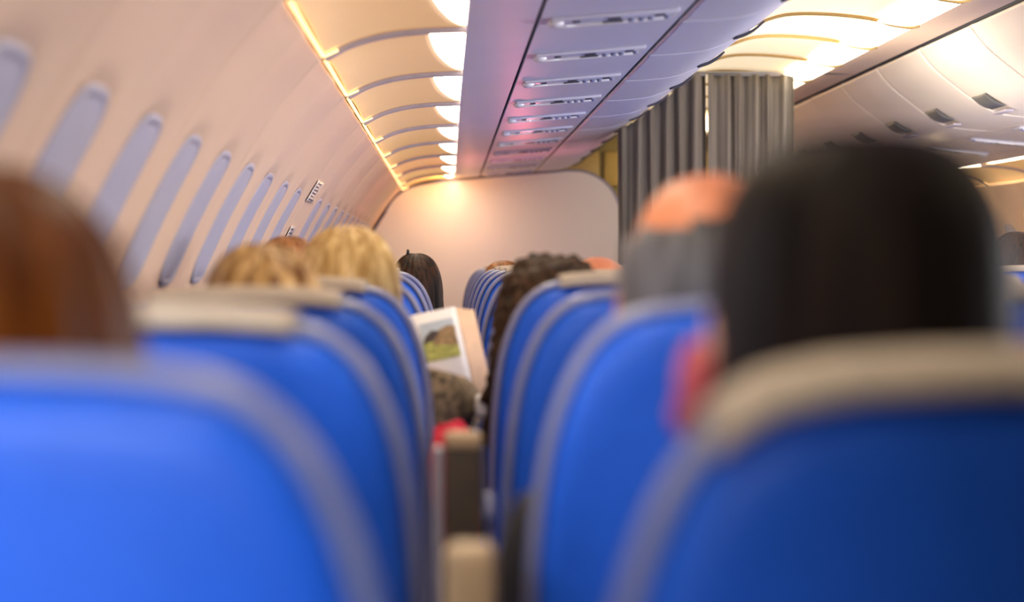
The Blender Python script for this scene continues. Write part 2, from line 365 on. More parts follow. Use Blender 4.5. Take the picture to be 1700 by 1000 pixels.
# ------------------------------------------------------------------ overhead bins
def us(x): return 0.503 + 0.087 * (x - 0.03)     # underside height
DOORP = [(0.528, 0.547), (0.61, 0.552), (0.695, 0.565), (0.775, 0.603), (0.865, 0.668), (0.945, 0.735), (1.0, 0.803)]
def slab(bm, side, x0, x1, y0, y1, th=0.012, lift=0.0):
    pts = [(x0, us(x0) + lift), (x1, us(x1) + lift), (x1, us(x1) + lift + th), (x0, us(x0) + lift + th)]
    lo = [bm.verts.new((mx(x, side), y0, CZ + z)) for x, z in pts]; hi = [bm.verts.new((mx(x, side), y1, CZ + z)) for x, z in pts]
    for k in range(4): bm.faces.new((lo[k], lo[(k + 1) % 4], hi[(k + 1) % 4], hi[k]))
    bm.faces.new(lo); bm.faces.new(hi[::-1])
def make_bin(side, y0, y1, label, group):
    m = M['bin'] if side == 0 else M['bin_warm']
    root = empty('overhead_bin', (mx(0.5, side), (y0 + y1) / 2, CZ + 0.7)); tag(root, label, 'overhead bin', group)
    T = -root.location
    bm = bmesh.new()
    pts = [(0.045, 0.522), (0.60, 0.575), (0.70, 0.585), (0.78, 0.62), (0.86, 0.685), (0.94, 0.75), (0.99, 0.815), (0.99, 0.84), (0.045, 0.84)]
    lo = [bm.verts.new((mx(x, side), y0 + 0.002, CZ + z)) for x, z in pts]; hi = [bm.verts.new((mx(x, side), y1 - 0.002, CZ + z)) for x, z in pts]
    N = len(pts)
    for k in range(N): bm.faces.new((lo[k], lo[(k + 1) % N], hi[(k + 1) % N], hi[k]))
    bm.faces.new(lo); bm.faces.new(hi[::-1]); bmesh.ops.translate(bm, verts=bm.verts, vec=T)
    link_mesh('bin_body', bm, M['dark'], root, smooth=False)
    bm = bmesh.new(); slab(bm, side, 0.040, 0.188, y0, y1, lift=0.002); bmesh.ops.translate(bm, verts=bm.verts, vec=T)
    link_mesh('underside_panel', bm, m, root, smooth=False)
    bm = bmesh.new(); slab(bm, side, 0.198, 0.515, y0, y1, lift=0.002); bmesh.ops.translate(bm, verts=bm.verts, vec=T)
    link_mesh('service_channel', bm, m, root, smooth=False)
    half = (y1 - y0) / 2
    for q in range(2):
        a = y0 + q * half + 0.006; b = y0 + (q + 1) * half - 0.006
        bm = bmesh.new()
        def f(u, v):
            x, z = crom(DOORP, v); e = 0.002 * (1 - min(1, min(u, 1 - u) * 12)) ** 2
            return Vector((mx(x, side), a + u * (b - a), CZ + z + e)) + T
        grid(bm, f, 30, 36); solid(bm, 0.01 if side == 0 else 0.01)
        d = link_mesh('door', bm, m, root)
        # latch: a dark recessed grip with a pale paddle under it
        yc = (a + b) / 2 + 0.25
        if yc > b - 0.08: yc = b - 0.1
        bm = bmesh.new()
        for sgn in (0,):
            pts = [(0.735, 0.579), (0.762, 0.590), (0.790, 0.606), (0.812, 0.622)]
            def lf(u, v):
                x, z = crom(pts, v); dome = (-0.012 if side else -0.004) * math.sin(math.pi * v) * math.sin(math.pi * u) ** 0.5
                return Vector((mx(x - dome * 0.5, side), yc + (0.20 if side else 0.035) * (u - 0.5), CZ + z + dome - 0.004)) + T
            grid(bm, lf, 14, 8)
        solid(bm, 0.006)
        lt = link_mesh('latch', bm, M['mark'] if not side else M['latchgrey'], d)
        if side == 0: continue
        bm = bmesh.new()
        xa, xb = sorted((mx(0.700, side), mx(0.735, side)))
        box(bm, xa, xb, yc - 0.085, yc + 0.085, CZ + 0.556, CZ + 0.566, bev=0.003); bmesh.ops.translate(bm, verts=bm.verts, vec=T)
        link_mesh('latch_plate', bm, M['rib'], d)
BL = 1.60
bins = [(YB - BL * (k + 1), YB - BL * k) for k in range(10)]
for side in (0, 1):
    for k, (a, b) in enumerate(bins):
        if a < Y0 - 0.6: continue
        if side == 1 and b < 3.5: continue
        make_bin(side, max(a, Y0), b, '%s overhead bin %s, %s back from the front bulkhead' % (('lilac grey', 'over the window seats') if side == 0 else ('glossy cream', 'across the aisle')) .replace('xx', '') if False else
                 ('lilac grey overhead bin above the camera-side seats, %s back from the bulkhead' % ORD[k + 1] if side == 0 else 'glossy cream overhead bin across the aisle, %s back from the bulkhead' % ORD[k + 1]),
                 'overhead bins above the camera-side seats' if side == 0 else 'overhead bins across the aisle')

# ------------------------------------------------------------------ passenger service units
def make_unit():
    r = empty('service_unit', (0, 0, 0))
    bm = bmesh.new(); box(bm, -0.135, 0.140, -0.055, 0.055, -0.007, 0.001, bev=0.003); link_mesh('panel', bm, M['psu'], r)
    bm = bmesh.new(); sphere(bm, (-0.125, -0.02, -0.008), 0.018, 0.020, 0.010); link_mesh('reading_light', bm, M['glint'], r)
    bm = bmesh.new(); box(bm, -0.125, 0.125, 0.048, 0.056, -0.012, -0.004, bev=0.002); link_mesh('moulding', bm, M['glint'], r)
    for x, w_, h_ in ((-0.080, 0.009, 0.008), (0.002, 0.014, 0.016), (0.100, 0.011, 0.010)):
        bm = bmesh.new(); box(bm, x - w_, x + w_, -0.02 - h_, -0.02 + h_, -0.010, -0.006, bev=0.002)
        s_ = link_mesh('sign', bm, M['mark'], r)
    for x in (0.040, 0.062, 0.082, 0.118):
        bm = bmesh.new(); cyl(bm, (x, 0.012, -0.006), (x, 0.012, -0.014), 0.008, 0.006); link_mesh('air_nozzle', bm, M['trim'], r)
    bm = bmesh.new(); box(bm, -0.02, 0.025, 0.030, 0.040, -0.010, -0.006, bev=0.001); link_mesh('call_button', bm, M['mark'], r)
    return r
protoU = make_unit()
us_y = [4.66 + 0.79 * k for k in range(-3, 11)]
first = True
for side in (0, 1):
    for k, y in enumerate(us_y):
        if y > YB - 0.1: continue
        if side == 1 and y < 6.5: continue
        u = protoU if first else copy_tree(protoU); first = False
        u.location = (mx(0.355, side), y, CZ + us(0.355) + 0.001)
        u.rotation_euler = (0, -0.087, 0 if side == 0 else math.pi)
        n_ = ORD[len(us_y) - k]
        tag(u, 'service unit with small dark signs under the %s bins, %s back from bulkhead' % ('lilac' if side == 0 else 'cream', n_), 'service unit',
            'service units under the %s bins' % ('lilac' if side == 0 else 'cream'))

# ------------------------------------------------------------------ aisle ceiling lights
yy = 7.2 - 0.71 * 12
k = 0; LST = []
while yy < 13.5: LST.append(yy); yy += 0.71
for k, y in enumerate(LST):
    if y < 0.6: continue
    root = empty('ceiling_light', (1.25, y + 0.355, CZ + 0.83)); T = -root.location
    tag(root, 'glowing cream aisle ceiling light panel, %s back from the galley' % ORD[len(LST) - k], 'ceiling light', 'light panels over the aisle')
    bm = bmesh.new()
    def f(u, v):
        x, z = ceil_prof(v); return Vector((x, y + 0.008 + u * (0.71 - 0.016), CZ + z + 0.006 * math.sin(math.pi * u))) + T
    grid(bm, f, 12, 20); solid(bm, -0.003); link_mesh('diffuser', bm, M['ceil'], root)
    bm = bmesh.new()
    def f(u, v):
        x, z = crom([(1.43, 0.812), (1.49, 0.800), (1.54, 0.797), (1.572, 0.803)], v); return Vector((x + (1 - u) * 0.0, y + 0.012 + u * (0.71 - 0.024), CZ + z - 0.004)) + T
    grid(bm, f, 6, 10); solid(bm, -0.003); link_mesh('lamp', bm, M['ceil_lamp'], root)
    bm = bmesh.new(); tube(bm, [Vector((*[ceil_prof(t / 16)[0]], y, CZ - 0.004 + ceil_prof(t / 16)[1])) + T for t in range(17)] + [Vector((1.54, y, CZ + 0.787)) + T, Vector((1.572, y, CZ + 0.793)) + T], 0.007, 6)
    link_mesh('rib', bm, M['olive2'], root)

# ------------------------------------------------------------------ bulkheads
def make_bulk(side, label):
    bm = bmesh.new()
    pts = []
    for t in range(0, 9): x, z = wall_xz(0.04 + 0.80 * t / 8); pts.append((x + 0.012, z))
    for t in range(1, 8):       # shoulder up to the underside of the bins
        a = t / 8; x, z = crom([(-0.375, 0.30), (-0.32, 0.385), (-0.24, 0.445), (-0.12, 0.480)], a); pts.append((x, z))
    for x in (-0.02, 0.2, 0.5, 0.72): pts.append((x, 0.492 + 0.087 * (x + 0.02)))
    for t in range(1, 13):
        a = math.pi / 2 * (1 - t / 12); pts.append((0.75 + 0.28 * math.cos(a), 0.29 + (0.556 - 0.29) * math.sin(a)))
    pts += [(1.045, 0.0), (1.05, -0.5), (1.045, -1.165)]
    N = len(pts)
    rims = [(0.0, 0.006), (0.0, 0.034)]
    lo = [bm.verts.new((mx(x, side), YB + 0.01, CZ + z)) for x, z in pts]; hi = [bm.verts.new((mx(x, side), YB + 0.05, CZ + z)) for x, z in pts]
    for k in range(N): bm.faces.new((lo[k], lo[(k + 1) % N], hi[(k + 1) % N], hi[k]))
    bm.faces.new(lo); bm.faces.new(hi[::-1])
    root = link_mesh('bulkhead', bm, M['bulk'], smooth=False); tag(root, label, 'bulkhead')
    bm = bmesh.new(); tube(bm, [(mx(x, side), YB + 0.012, CZ + z) for x, z in pts], 0.007, 6)
    link_mesh('edge_trim', bm, M['trim'], root)
make_bulk(0, 'white bulkhead with rounded top corners closing the camera-side seat block')
make_bulk(1, 'cream bulkhead across the aisle, at the front of the far seat block')

# ------------------------------------------------------------------ curtains and galley
def ctop(x):
    if x >= 1.0: return 0.803
    for (a, za), (b, zb) in zip(DOORP, DOORP[1:]):
        if a <= x <= b: return za + (zb - za) * (x - a) / (b - a) - 0.012
    return 0.80
def make_curtain(x0, x1, label, seed, bot):
    random.seed(seed)
    ph = [random.uniform(-0.5, 0.5) for _ in range(20)]
    root = None
    bm = bmesh.new()
    def f(u, v):
        x = x0 + (x1 - x0) * u
        a = (x - 0.7) / 0.062 * 2 * math.pi
        n_ = noise.noise(Vector((x * 9, 0, seed)))
        amp = 0.014 + 0.008 * n_
        flare = (1 - v) * 0.0
        return Vector((x + 0.006 * math.sin(a * 0.5 + v * 2), 9.2 + amp * (math.sin(a + 1.2 * n_ + 0.4 * v) + 0.35 * math.sin(2.1 * a + v)), CZ + bot + (ctop(x) - bot) * v))
    grid(bm, f, 170, 24); solid(bm, 0.002)
    o = link_mesh('curtain', bm, M['curtain']); tag(o, label, 'curtain', 'curtains across the aisle')
    bm = bmesh.new(); cyl(bm, (max(x0, 1.0), 9.2, CZ + 0.803), (x1, 9.2, CZ + 0.803), 0.006); link_mesh('heading_tape', bm, M['greycloth'], o)
make_curtain(0.722, 1.097, 'taupe pleated curtain beside the lilac bins, hanging across the aisle', 3, -0.40)
make_curtain(1.108, 1.474, 'taupe pleated curtain beside the cream bins, hanging across the aisle', 7, -1.10)
bm = bmesh.new(); cyl(bm, (0.99, 9.2, CZ + 0.812), (1.74, 9.2, CZ + 0.812), 0.007); tag(link_mesh('curtain_rail', bm, M['metal']), 'thin metal rail carrying the taupe curtains below the aisle ceiling', 'curtain rail')
root = empty('galley_unit', (1.2, 13.9, 0)); tag(root, 'olive and gold galley cabinet seen past the bulkhead and curtain', 'cabinet')
bm = bmesh.new(); box(bm, -0.75, 1.35, -0.15, 0.25, 0.0, 2.02); link_mesh('carcass', bm, M['olive'], root, smooth=False)
for i, z in enumerate((0.15, 0.62, 1.09, 1.40, 1.66)):
    for j in range(4):
        bm = bmesh.new(); box(bm, -0.73 + j * 0.52, -0.24 + j * 0.52, -0.175, -0.152, z, z + (0.42 if z < 1 else 0.22), bev=0.006)
        d = link_mesh('door', bm, M['olive2'] if (i % 2 == 0) else M['olive'], root)
        bm = bmesh.new(); box(bm, -0.53 + j * 0.52, -0.43 + j * 0.52, -0.188, -0.174, z + 0.02, z + 0.035, bev=0.003); link_mesh('handle', bm, M['metal'], d)

# exit placards on the window wall
def placard(y, v0, v1, wdt, label, seed):
    random.seed(seed)
    root = empty('placard', (0, 0, 0)); tag(root, label, 'placard', 'placards on the window wall')
    def wp(yy_, v, off):
        p = wall_pt(0, yy_, v); return p + Vector((0.9, 0, -0.43)) * off
    bm = bmesh.new(); grid(bm, lambda a, b: wp(y - wdt / 2 + a * wdt, v0 + (v1 - v0) * b, 0.004), 6, 12); solid(bm, 0.002); link_mesh('plate', bm, M['glint'], root)
    bm = bmesh.new()
    for j in range(6):
        a0 = random.uniform(0.1, 0.3); a1 = random.uniform(0.6, 0.9); b0 = 0.08 + j * 0.15
        grid(bm, lambda a, b: wp(y - wdt / 2 + (a0 + (a1 - a0) * a) * wdt, v0 + (v1 - v0) * (b0 + 0.055 * b), 0.007), 3, 1)
    link_mesh('printed_lines', bm, M['mark'], root)
placard(7.03, 0.74, 0.80, 0.30, 'small white placard with dark printed lines on the window wall, the upper one', 1)
placard(6.95, 0.60, 0.67, 0.26, 'small white placard with dark printed lines on the window wall, the lower one', 2)

# ------------------------------------------------------------------ seats
TOPZ = 1.134
OUT = [(0.0, 0.0), (0.05, 0.0006), (0.10, 0.004), (0.135, 0.011), (0.16, 0.026), (0.178, 0.046), (0.192, 0.072), (0.204, 0.105), (0.212, 0.140), (0.219, 0.19), (0.224, 0.26), (0.226, 0.36), (0.222, 0.48), (0.21, 0.60), (0.19, 0.68)]
def outline(inset=0.0, step=3):
    half = [crom(OUT, t / 48) for t in range(49)]
    pts = [(-x, -d) for x, d in half[::-1]][:-1] + [(x, -d) for x, d in half]
    if inset:
        out = []
        N = len(pts)
        for i, (x, z) in enumerate(pts):
            a = pts[max(0, i - 1)]; b = pts[min(N - 1, i + 1)]
            dx, dz = b[0] - a[0], b[1] - a[1]; L = math.hypot(dx, dz) or 1
            out.append((x + dz / L * inset, z - dx / L * inset))
        pts = out
    return pts
def rake(p):    # the back leans: lower parts sit further forward
    d = -p.z; return Vector((p.x, p.y + 0.16 * d, p.z))
def pad(bm, inset, y_edge, y_face, bulge, cz=-0.33, sgn=-1):
    """rounded pad: edge loop at y_edge, rolls over to a bulging face"""
    base = outline(inset)
    prof = [(1.0, 0.0), (0.995, 0.35), (0.98, 0.65), (0.955, 0.87), (0.92, 0.97), (0.85, 1.0)]
    loops = []
    for s_, h in prof:
        loops.append([bm.verts.new(rake(Vector((x * s_, y_edge + (y_face - y_edge) * h, cz + (z - cz) * s_)))) for x, z in base])
    for s_ in (0.7, 0.5, 0.3, 0.12):
        loops.append([bm.verts.new(rake(Vector((x * s_, y_face + sgn * bulge * (1 - (s_ / 0.85) ** 2), cz + (z - cz) * s_)))) for x, z in base])
    for a, b in zip(loops, loops[1:]):
        for i in range(len(base)):
            j = (i + 1) % len(base); bm.faces.new((a[i], a[j], b[j], b[i]))
    bm.faces.new(loops[-1])
def drop_at(ax):
    for (a, da), (b, db) in zip(OUT, OUT[1:]):
        if a <= ax <= b: return da + (db - da) * (ax - a) / (b - a)
    return 0.0
def make_seat(arm='down'):
    chw = 0.115
    if arm == 'wide': arm = 'down'; chw = 0.165
    r = empty('aircraft_seat', (0, 0, 0))
    def at(o): o.location = (0, 0, TOPZ); return o
    bm = bmesh.new(); pad(bm, 0.011, -0.004, -0.030, 0.012, sgn=-1); at(link_mesh('back_shell', bm, M['blue'], r))
    bm = bmesh.new(); pad(bm, 0.004, 0.012, 0.075, 0.012, sgn=1)
    for v in bm.verts: v.co.y += 0.0
    at(link_mesh('backrest', bm, M['blue'], r))
    # plastic edge frame between shell and cushion
    bm = bmesh.new(); base = outline(0.0); inn = outline(0.011)
    lps = []
    for (pts, yv) in ((inn, -0.010), (outline(0.008), -0.014), (outline(0.003), -0.010), (base, -0.002), (base, 0.010), (outline(0.005), 0.016)):
        lps.append([bm.verts.new(rake(Vector((x, yv, z)))) for x, z in pts])
    for a, b in zip(lps, lps[1:]):
        for i in range(len(base) - 1): bm.faces.new((a[i], a[i + 1], b[i + 1], b[i]))
    at(link_mesh('edge_frame', bm, M['trim'], r))
    # cloth headrest cover folded over the top
    bm = bmesh.new()
    def cf(u, v):
        x = chw * (2 * u - 1)
        dz = crom(OUT, 0)[1]
        import bisect
        ax = abs(x); d = drop_at(ax)
        path = [(-0.034, -0.013), (-0.034, -0.006), (-0.026, 0.003), (0.0, 0.008), (0.045, 0.006), (0.078, -0.008), (0.086, -0.08), (0.090, -0.20)]
        y, z = crom(path, v)
        rip = 0.0012 * math.sin(u * 23)
        return rake(Vector((x, y - rip, z - d + 0.001)))
    grid(bm, cf, 24, 28); solid(bm, 0.003); at(link_mesh('headrest_cover', bm, M['cover'], r))
    bm = bmesh.new(); box(bm, -0.215, 0.215, 0.17, 0.60, 0.36, 0.47, bev=0.035); link_mesh('seat_cushion', bm, M['blue'], r)
    bm = bmesh.new()
    for x in (-0.16, 0.16):
        tube(bm, [(x, 0.22, 0.34), (x, 0.16, 0.02), (x, 0.19, 0.01)], 0.016, 8); tube(bm, [(x, 0.50, 0.34), (x, 0.44, 0.02), (x, 0.40, 0.01)], 0.016, 8)
        tube(bm, [(x, 0.16, 0.34), (x, 0.56, 0.34)], 0.016, 8)
    tube(bm, [(-0.20, 0.2, 0.345), (0.20, 0.2, 0.345)], 0.014, 8); tube(bm, [(-0.20, 0.5, 0.345), (0.20, 0.5, 0.345)], 0.014, 8)
    link_mesh('leg_frame', bm, M['metal'], r)
    ax = 0.262
    if arm == 'down':
        bm = bmesh.new(); box(bm, ax - 0.022, ax + 0.022, 0.14, 0.50, 0.60, 0.645, bev=0.012); a_ = link_mesh('armrest', bm, M['arm'], r)
        bm = bmesh.new(); tube(bm, [(ax, 0.15, 0.62), (ax, 0.15, 0.45), (0.2, 0.18, 0.40)], 0.014, 8); link_mesh('bracket', bm, M['metal'], a_)
    elif arm == 'up':
        # armrest swung upright between two backs
        z0, z1 = 0.60, 0.958
        bm = bmesh.new(); box(bm, ax - 0.023, ax + 0.023, -0.01, 0.045, z0, z1, bev=0.006)
        a_ = link_mesh('armrest', bm, M['arm'], r)
        bm = bmesh.new(); box(bm, ax - 0.023, ax + 0.023, -0.012, 0.047, z1 - 0.014, z1 + 0.006, bev=0.006); link_mesh('tan_cap', bm, M['arm_cap'], a_)
        bm = bmesh.new(); box(bm, ax - 0.037, ax - 0.024, -0.006, 0.045, z0 - 0.05, z1 - 0.012, bev=0.004); link_mesh('side_plate', bm, M['arm_side'], a_)
        bm = bmesh.new(); cyl(bm, (ax + 0.024, 0.02, z1 - 0.09), (ax + 0.038, 0.02, z1 - 0.09), 0.022); link_mesh('hinge_cap', bm, M['trim'], a_)
    elif arm == 'up_tan':
        z0, z1 = 0.55, 0.930
        bm = bmesh.new(); box(bm, ax - 0.022, ax + 0.022, -0.02, 0.045, z0, z1, bev=0.010); a_ = link_mesh('armrest', bm, M['arm_cap'], r)
        bm = bmesh.new(); cyl(bm, (ax + 0.023, 0.02, z0 + 0.1), (ax + 0.035, 0.02, z0 + 0.1), 0.022); link_mesh('hinge_cap', bm, M['trim'], a_)
    return r
rows = [1.05 + 0.79 * i for i in range(14)]
colx = {'A': -0.243, 'B': 0.291, 'C': 0.79, 'D': MX - 0.79, 'E': MX - 0.291, 'F': MX + 0.243}
proto = {k: make_seat(k) for k in ('none', 'down', 'up', 'up_tan', 'wide')}
used = {k: False for k in proto}
special = {('A', 0): 'blue seat filling the lower corner below the auburn hair', ('A', 1): 'blue seat with cream cover, just behind the streaky blonde woman and before the auburn one',
           ('A', 2): 'blue seat under the streaked blonde hair, armrest raised beside it', ('A', 3): 'blue seat directly below the pale blonde bobbed head of the reader',
           ('A', 6): 'blue seat of the dark brown haired person with the hair clip',
           ('B', 0): 'large dark blue seat below the big black haired head', ('B', 1): 'blue seat of the bald man with a grey fringe',
           ('B', 2): 'blue seat between the bald man and the curly haired passenger', ('B', 3): 'blue seat below the dark curly hair'}
colname = {'A': 'wall-side', 'B': 'middle', 'C': 'aisle-side', 'D': 'aisle-side', 'E': 'middle', 'F': 'wall-side'}
for c in 'ABCDEF':
    for i, y in enumerate(rows):
        if c in 'EF' and i < 7: continue
        if c == 'F' and i < 9: continue
        if c == 'D' and i < 5: continue
        if i > 12: continue
        arm = 'down'
        if c in 'C': arm = 'down'
        if c == 'A' and i == 1: arm = 'up_tan'
        if c == 'A' and i == 2: arm = 'up'
        if c == 'A' and i in (0,): arm = 'none'
        if c == 'B' and i == 0: arm = 'wide'
        o = copy_tree(proto[arm]) if used[arm] else proto[arm]; used[arm] = True
        dz = 0.0 if i < 3 else (0.008 if i < 5 else 0.014)
        if c == 'A' and i == 0: dz = -0.008
        if (c, i) == ('B', 0): dz = -0.014
        if (c, i) == ('A', 1): dz = -0.006
        o.location = (colx[c], y, 0)
        for ch in children(o):
            if ch.name.split('.')[0] in ('back_shell', 'backrest', 'edge_frame', 'headrest_cover'): ch.location.z += dz
        lab = special.get((c, i)) or 'blue %s seat %s, %s row back from the bulkhead' % (colname[c], 'in the camera-side block' if c in 'ABC' else 'in the block across the aisle', ORD[13 - i])
        if (c, i) in (('A', 0), ('B', 1), ('B', 2)):
            for ch in children(o):
                if ch.name.startswith('headrest_cover'): bpy.data.objects.remove(ch)
        tag(o, lab, 'seat', 'blue seats in the camera-side block' if c in 'ABC' else 'blue seats across the aisle')
for k in proto:
    if not used[k]:
        for ch in children(proto[k]): bpy.data.objects.remove(ch)
        bpy.data.objects.remove(proto[k])

# ------------------------------------------------------------------ people
def skin_mesh(nodes, edges, sub=1):
    """nodes: name -> (co, rx, ry); grows one smooth surface over the skeleton"""
    names = list(nodes); idx = {n_: i for i, n_ in enumerate(names)}
    me = bpy.data.meshes.new('sk'); me.from_pydata([nodes[n_][0] for n_ in names], [(idx[a], idx[b]) for a, b in edges], [])
    o = bpy.data.objects.new('sk', me); C.objects.link(o)
    o.modifiers.new('sk', 'SKIN'); sv = me.skin_vertices[0].data
    for i, n_ in enumerate(names):
        sv[i].radius = (nodes[n_][1], nodes[n_][2]); sv[i].use_root = (i == 0)
    ss = o.modifiers.new('ss', 'SUBSURF'); ss.levels = sub; ss.render_levels = sub
    dg = bpy.context.evaluated_depsgraph_get(); dg.update()
    m2 = bpy.data.meshes.new_from_object(o.evaluated_get(dg))
    bpy.data.objects.remove(o)
    return m2
def remesh(me, vox=0.007):
    o = bpy.data.objects.new('rm', me); C.objects.link(o)
    md = o.modifiers.new('r', 'REMESH'); md.mode = 'VOXEL'; md.voxel_size = vox; md.use_smooth_shade = True
    sm = o.modifiers.new('s', 'SMOOTH'); sm.factor = 0.5; sm.iterations = 3
    dg = bpy.context.evaluated_depsgraph_get(); dg.update()
    m2 = bpy.data.meshes.new_from_object(o.evaluated_get(dg)); bpy.data.objects.remove(o); return m2
def head_bm(bm, hw, hd, hh):
    """head centred at the origin, face towards +y; hw/hd/hh half sizes"""
    r = bmesh.ops.create_uvsphere(bm, u_segments=32, v_segments=24, radius=1)
    for v in r['verts']:
        x, y, z = v.co
        taper = 1.0 - 0.22 * max(0, -z) ** 1.5          # narrower jaw
        x *= taper
        if z < -0.2 and y < 0: y *= 1 - 0.35 * min(1, (-z - 0.2) / 0.6)     # nape
        e_ = (1 - abs(z) ** 2.3) ** (1 / 2.3) / max(1e-4, (1 - z * z) ** 0.5) if abs(z) < 0.999 else 1.0
        x *= min(e_, 1.3); y *= min(e_, 1.3)
        if y > 0.75: y = 0.75 + (y - 0.75) * 0.6        # flat face
        v.co = Vector((x * hw, y * hd, z * hh))
    # nose, brow, lips, chin, ears
    tube(bm, [(0, hd * 0.80, hh * 0.10), (0, hd * 0.97, -hh * 0.10), (0, hd * 1.06, -hh * 0.26), (0, hd * 0.86, -hh * 0.30)], [0.008, 0.010, 0.014, 0.010], 8)
    for s_ in (-1, 1): sphere(bm, (s_ * 0.012, hd * 0.93, -hh * 0.28), 0.009, 0.010, 0.008, 10, 8)
    sphere(bm, (0, hd * 0.80, hh * 0.17), hw * 0.66, 0.014, 0.010, 16, 8)
    sphere(bm, (0, hd * 0.85, -hh * 0.47), 0.025, 0.010, 0.006, 14, 8); sphere(bm, (0, hd * 0.85, -hh * 0.54), 0.022, 0.011, 0.007, 14, 8)
    sphere(bm, (0, hd * 0.70, -hh * 0.82), 0.026, 0.022, 0.018, 14, 8)
    for s_ in (-1, 1): sphere(bm, (s_ * hw * 1.02, 0.0, -hh * 0.10), 0.010, 0.019, 0.032, 12, 10)
def fingers(bm, wrist, d, up, side_v, curl=0.5, s=1.0):
    """palm with four unequal fingers and a thumb that leaves the side of the palm"""
    wrist = Vector(wrist); d = Vector(d).normalized(); sv = Vector(side_v).normalized(); up = Vector(up).normalized()
    pc = wrist + d * 0.045 * s
    cyl(bm, wrist - d * 0.01, wrist + d * 0.03, 0.024 * s, 0.028 * s, 12)
    vs = sphere(bm, (0, 0, 0), 0.040 * s, 0.048 * s, 0.016 * s, 16, 10)
    for v in vs: v.co = pc + sv * v.co.x + d * v.co.y + up * v.co.z
    for k, L in enumerate((0.068, 0.078, 0.072, 0.056)):
        b = pc + sv * (0.030 - 0.020 * k) * s + d * 0.034 * s; pts = [b]
        a = 0.15
        for seg, f_ in enumerate((0.45, 0.32, 0.23)):
            a += curl * (0.5 + 0.35 * seg); b = b + (d * math.cos(a) - up * math.sin(a)) * L * f_ * s; pts.append(b)
        tube(bm, pts, [0.0092 * s, 0.0088 * s, 0.008 * s, 0.0062 * s], 8)
    b = pc + sv * 0.034 * s - d * 0.020 * s
    tube(bm, [b, b + sv * 0.022 * s + d * 0.018 * s - up * 0.006, b + sv * 0.030 * s + d * 0.044 * s - up * 0.016, b + sv * 0.028 * s + d * 0.062 * s - up * 0.026], [0.013 * s, 0.0115 * s, 0.010 * s, 0.007 * s], 8)

def hair_cap(hw, hd, hh, drop, thick=0.012, face=1.05, hairline=0.45, flare=0.0, ripple=0.0025, curl=0.0, top_cut=None, seed=0, sq=2.3, rings=34, segs=84, tuck=0.0):
    """cap of hair around a head centred at the origin; drop = how far below the centre the hair hangs"""
    bm = bmesh.new(); Hw, Hd, Hh = hw + thick, hd + thick, hh + thick
    total = 1.0
    def P(i, j):
        a = 2 * math.pi * j / segs
        v = i / rings
        zt = Hh; zb = -drop
        # dense rings at the crown
        if v < 0.55:
            th = (v / 0.55) * math.pi / 2; z = Hh * math.cos(th); z = Hh * (math.cos(th) ** 0.85); rr = (1 - (z / Hh) ** sq) ** (1 / sq)
        else:
            q = (v - 0.55) / 0.45; z = -drop * q
            rr = 1.0 + flare * q - tuck * q * q
        x = Hw * rr * math.cos(a); y = Hd * rr * math.sin(a)
        if z < -0.02 and math.sin(a) < 0 and flare < 0.05: y *= 1 - 0.30 * min(1, (-z - 0.02) / 0.11) * (1 if tuck > 0 else 0.3)
        n_ = noise.noise(Vector((math.cos(a) * 9 + seed, math.sin(a) * 9, z * 3)))
        m_ = noise.noise(Vector((math.cos(a) * 22 + seed, math.sin(a) * 22, z * 2 + 5)))
        k = 1 + (ripple * (n_ * 2 + m_ * 1.4)) / Hw * min(1, rr * 1.5)
        if curl:
            c_ = abs(noise.noise(Vector((x * 45 + seed, y * 45, z * 45)))) * 2 - 0.3 + 0.8 * noise.noise(Vector((x * 18, y * 18, z * 18 + seed)))
            k += curl * c_ / Hw
        return Vector((x * k, y * k, z * (1 + (k - 1) * 0.6)))
    vs = []
    for i in range(rings + 1):
        if i == 0: top = bm.verts.new(P(0, 0)); vs.append([top] * segs)
        else: vs.append([bm.verts.new(P(i, j)) for j in range(segs)])
    for i in range(rings):
        for j in range(segs):
            jj = (j + 1) % segs
            c = (vs[i][j].co + vs[i + 1][jj].co) / 2
            ang = math.atan2(c.y / Hd, c.x / Hw)
            front = abs(ang - math.pi / 2)
            if front < face and c.z < Hh * hairline: continue
            if top_cut is not None and c.z > top_cut - 0.02 * (c.y / Hd): continue
            if i == 0:
                bm.faces.new((vs[0][0], vs[1][j], vs[1][jj]))
            else: bm.faces.new((vs[i][j], vs[i + 1][j], vs[i + 1][jj], vs[i][jj]))
    for v in [v for v in bm.verts if not v.link_faces]: bm.verts.remove(v)
    solid(bm, thick * 0.8)
    return bm

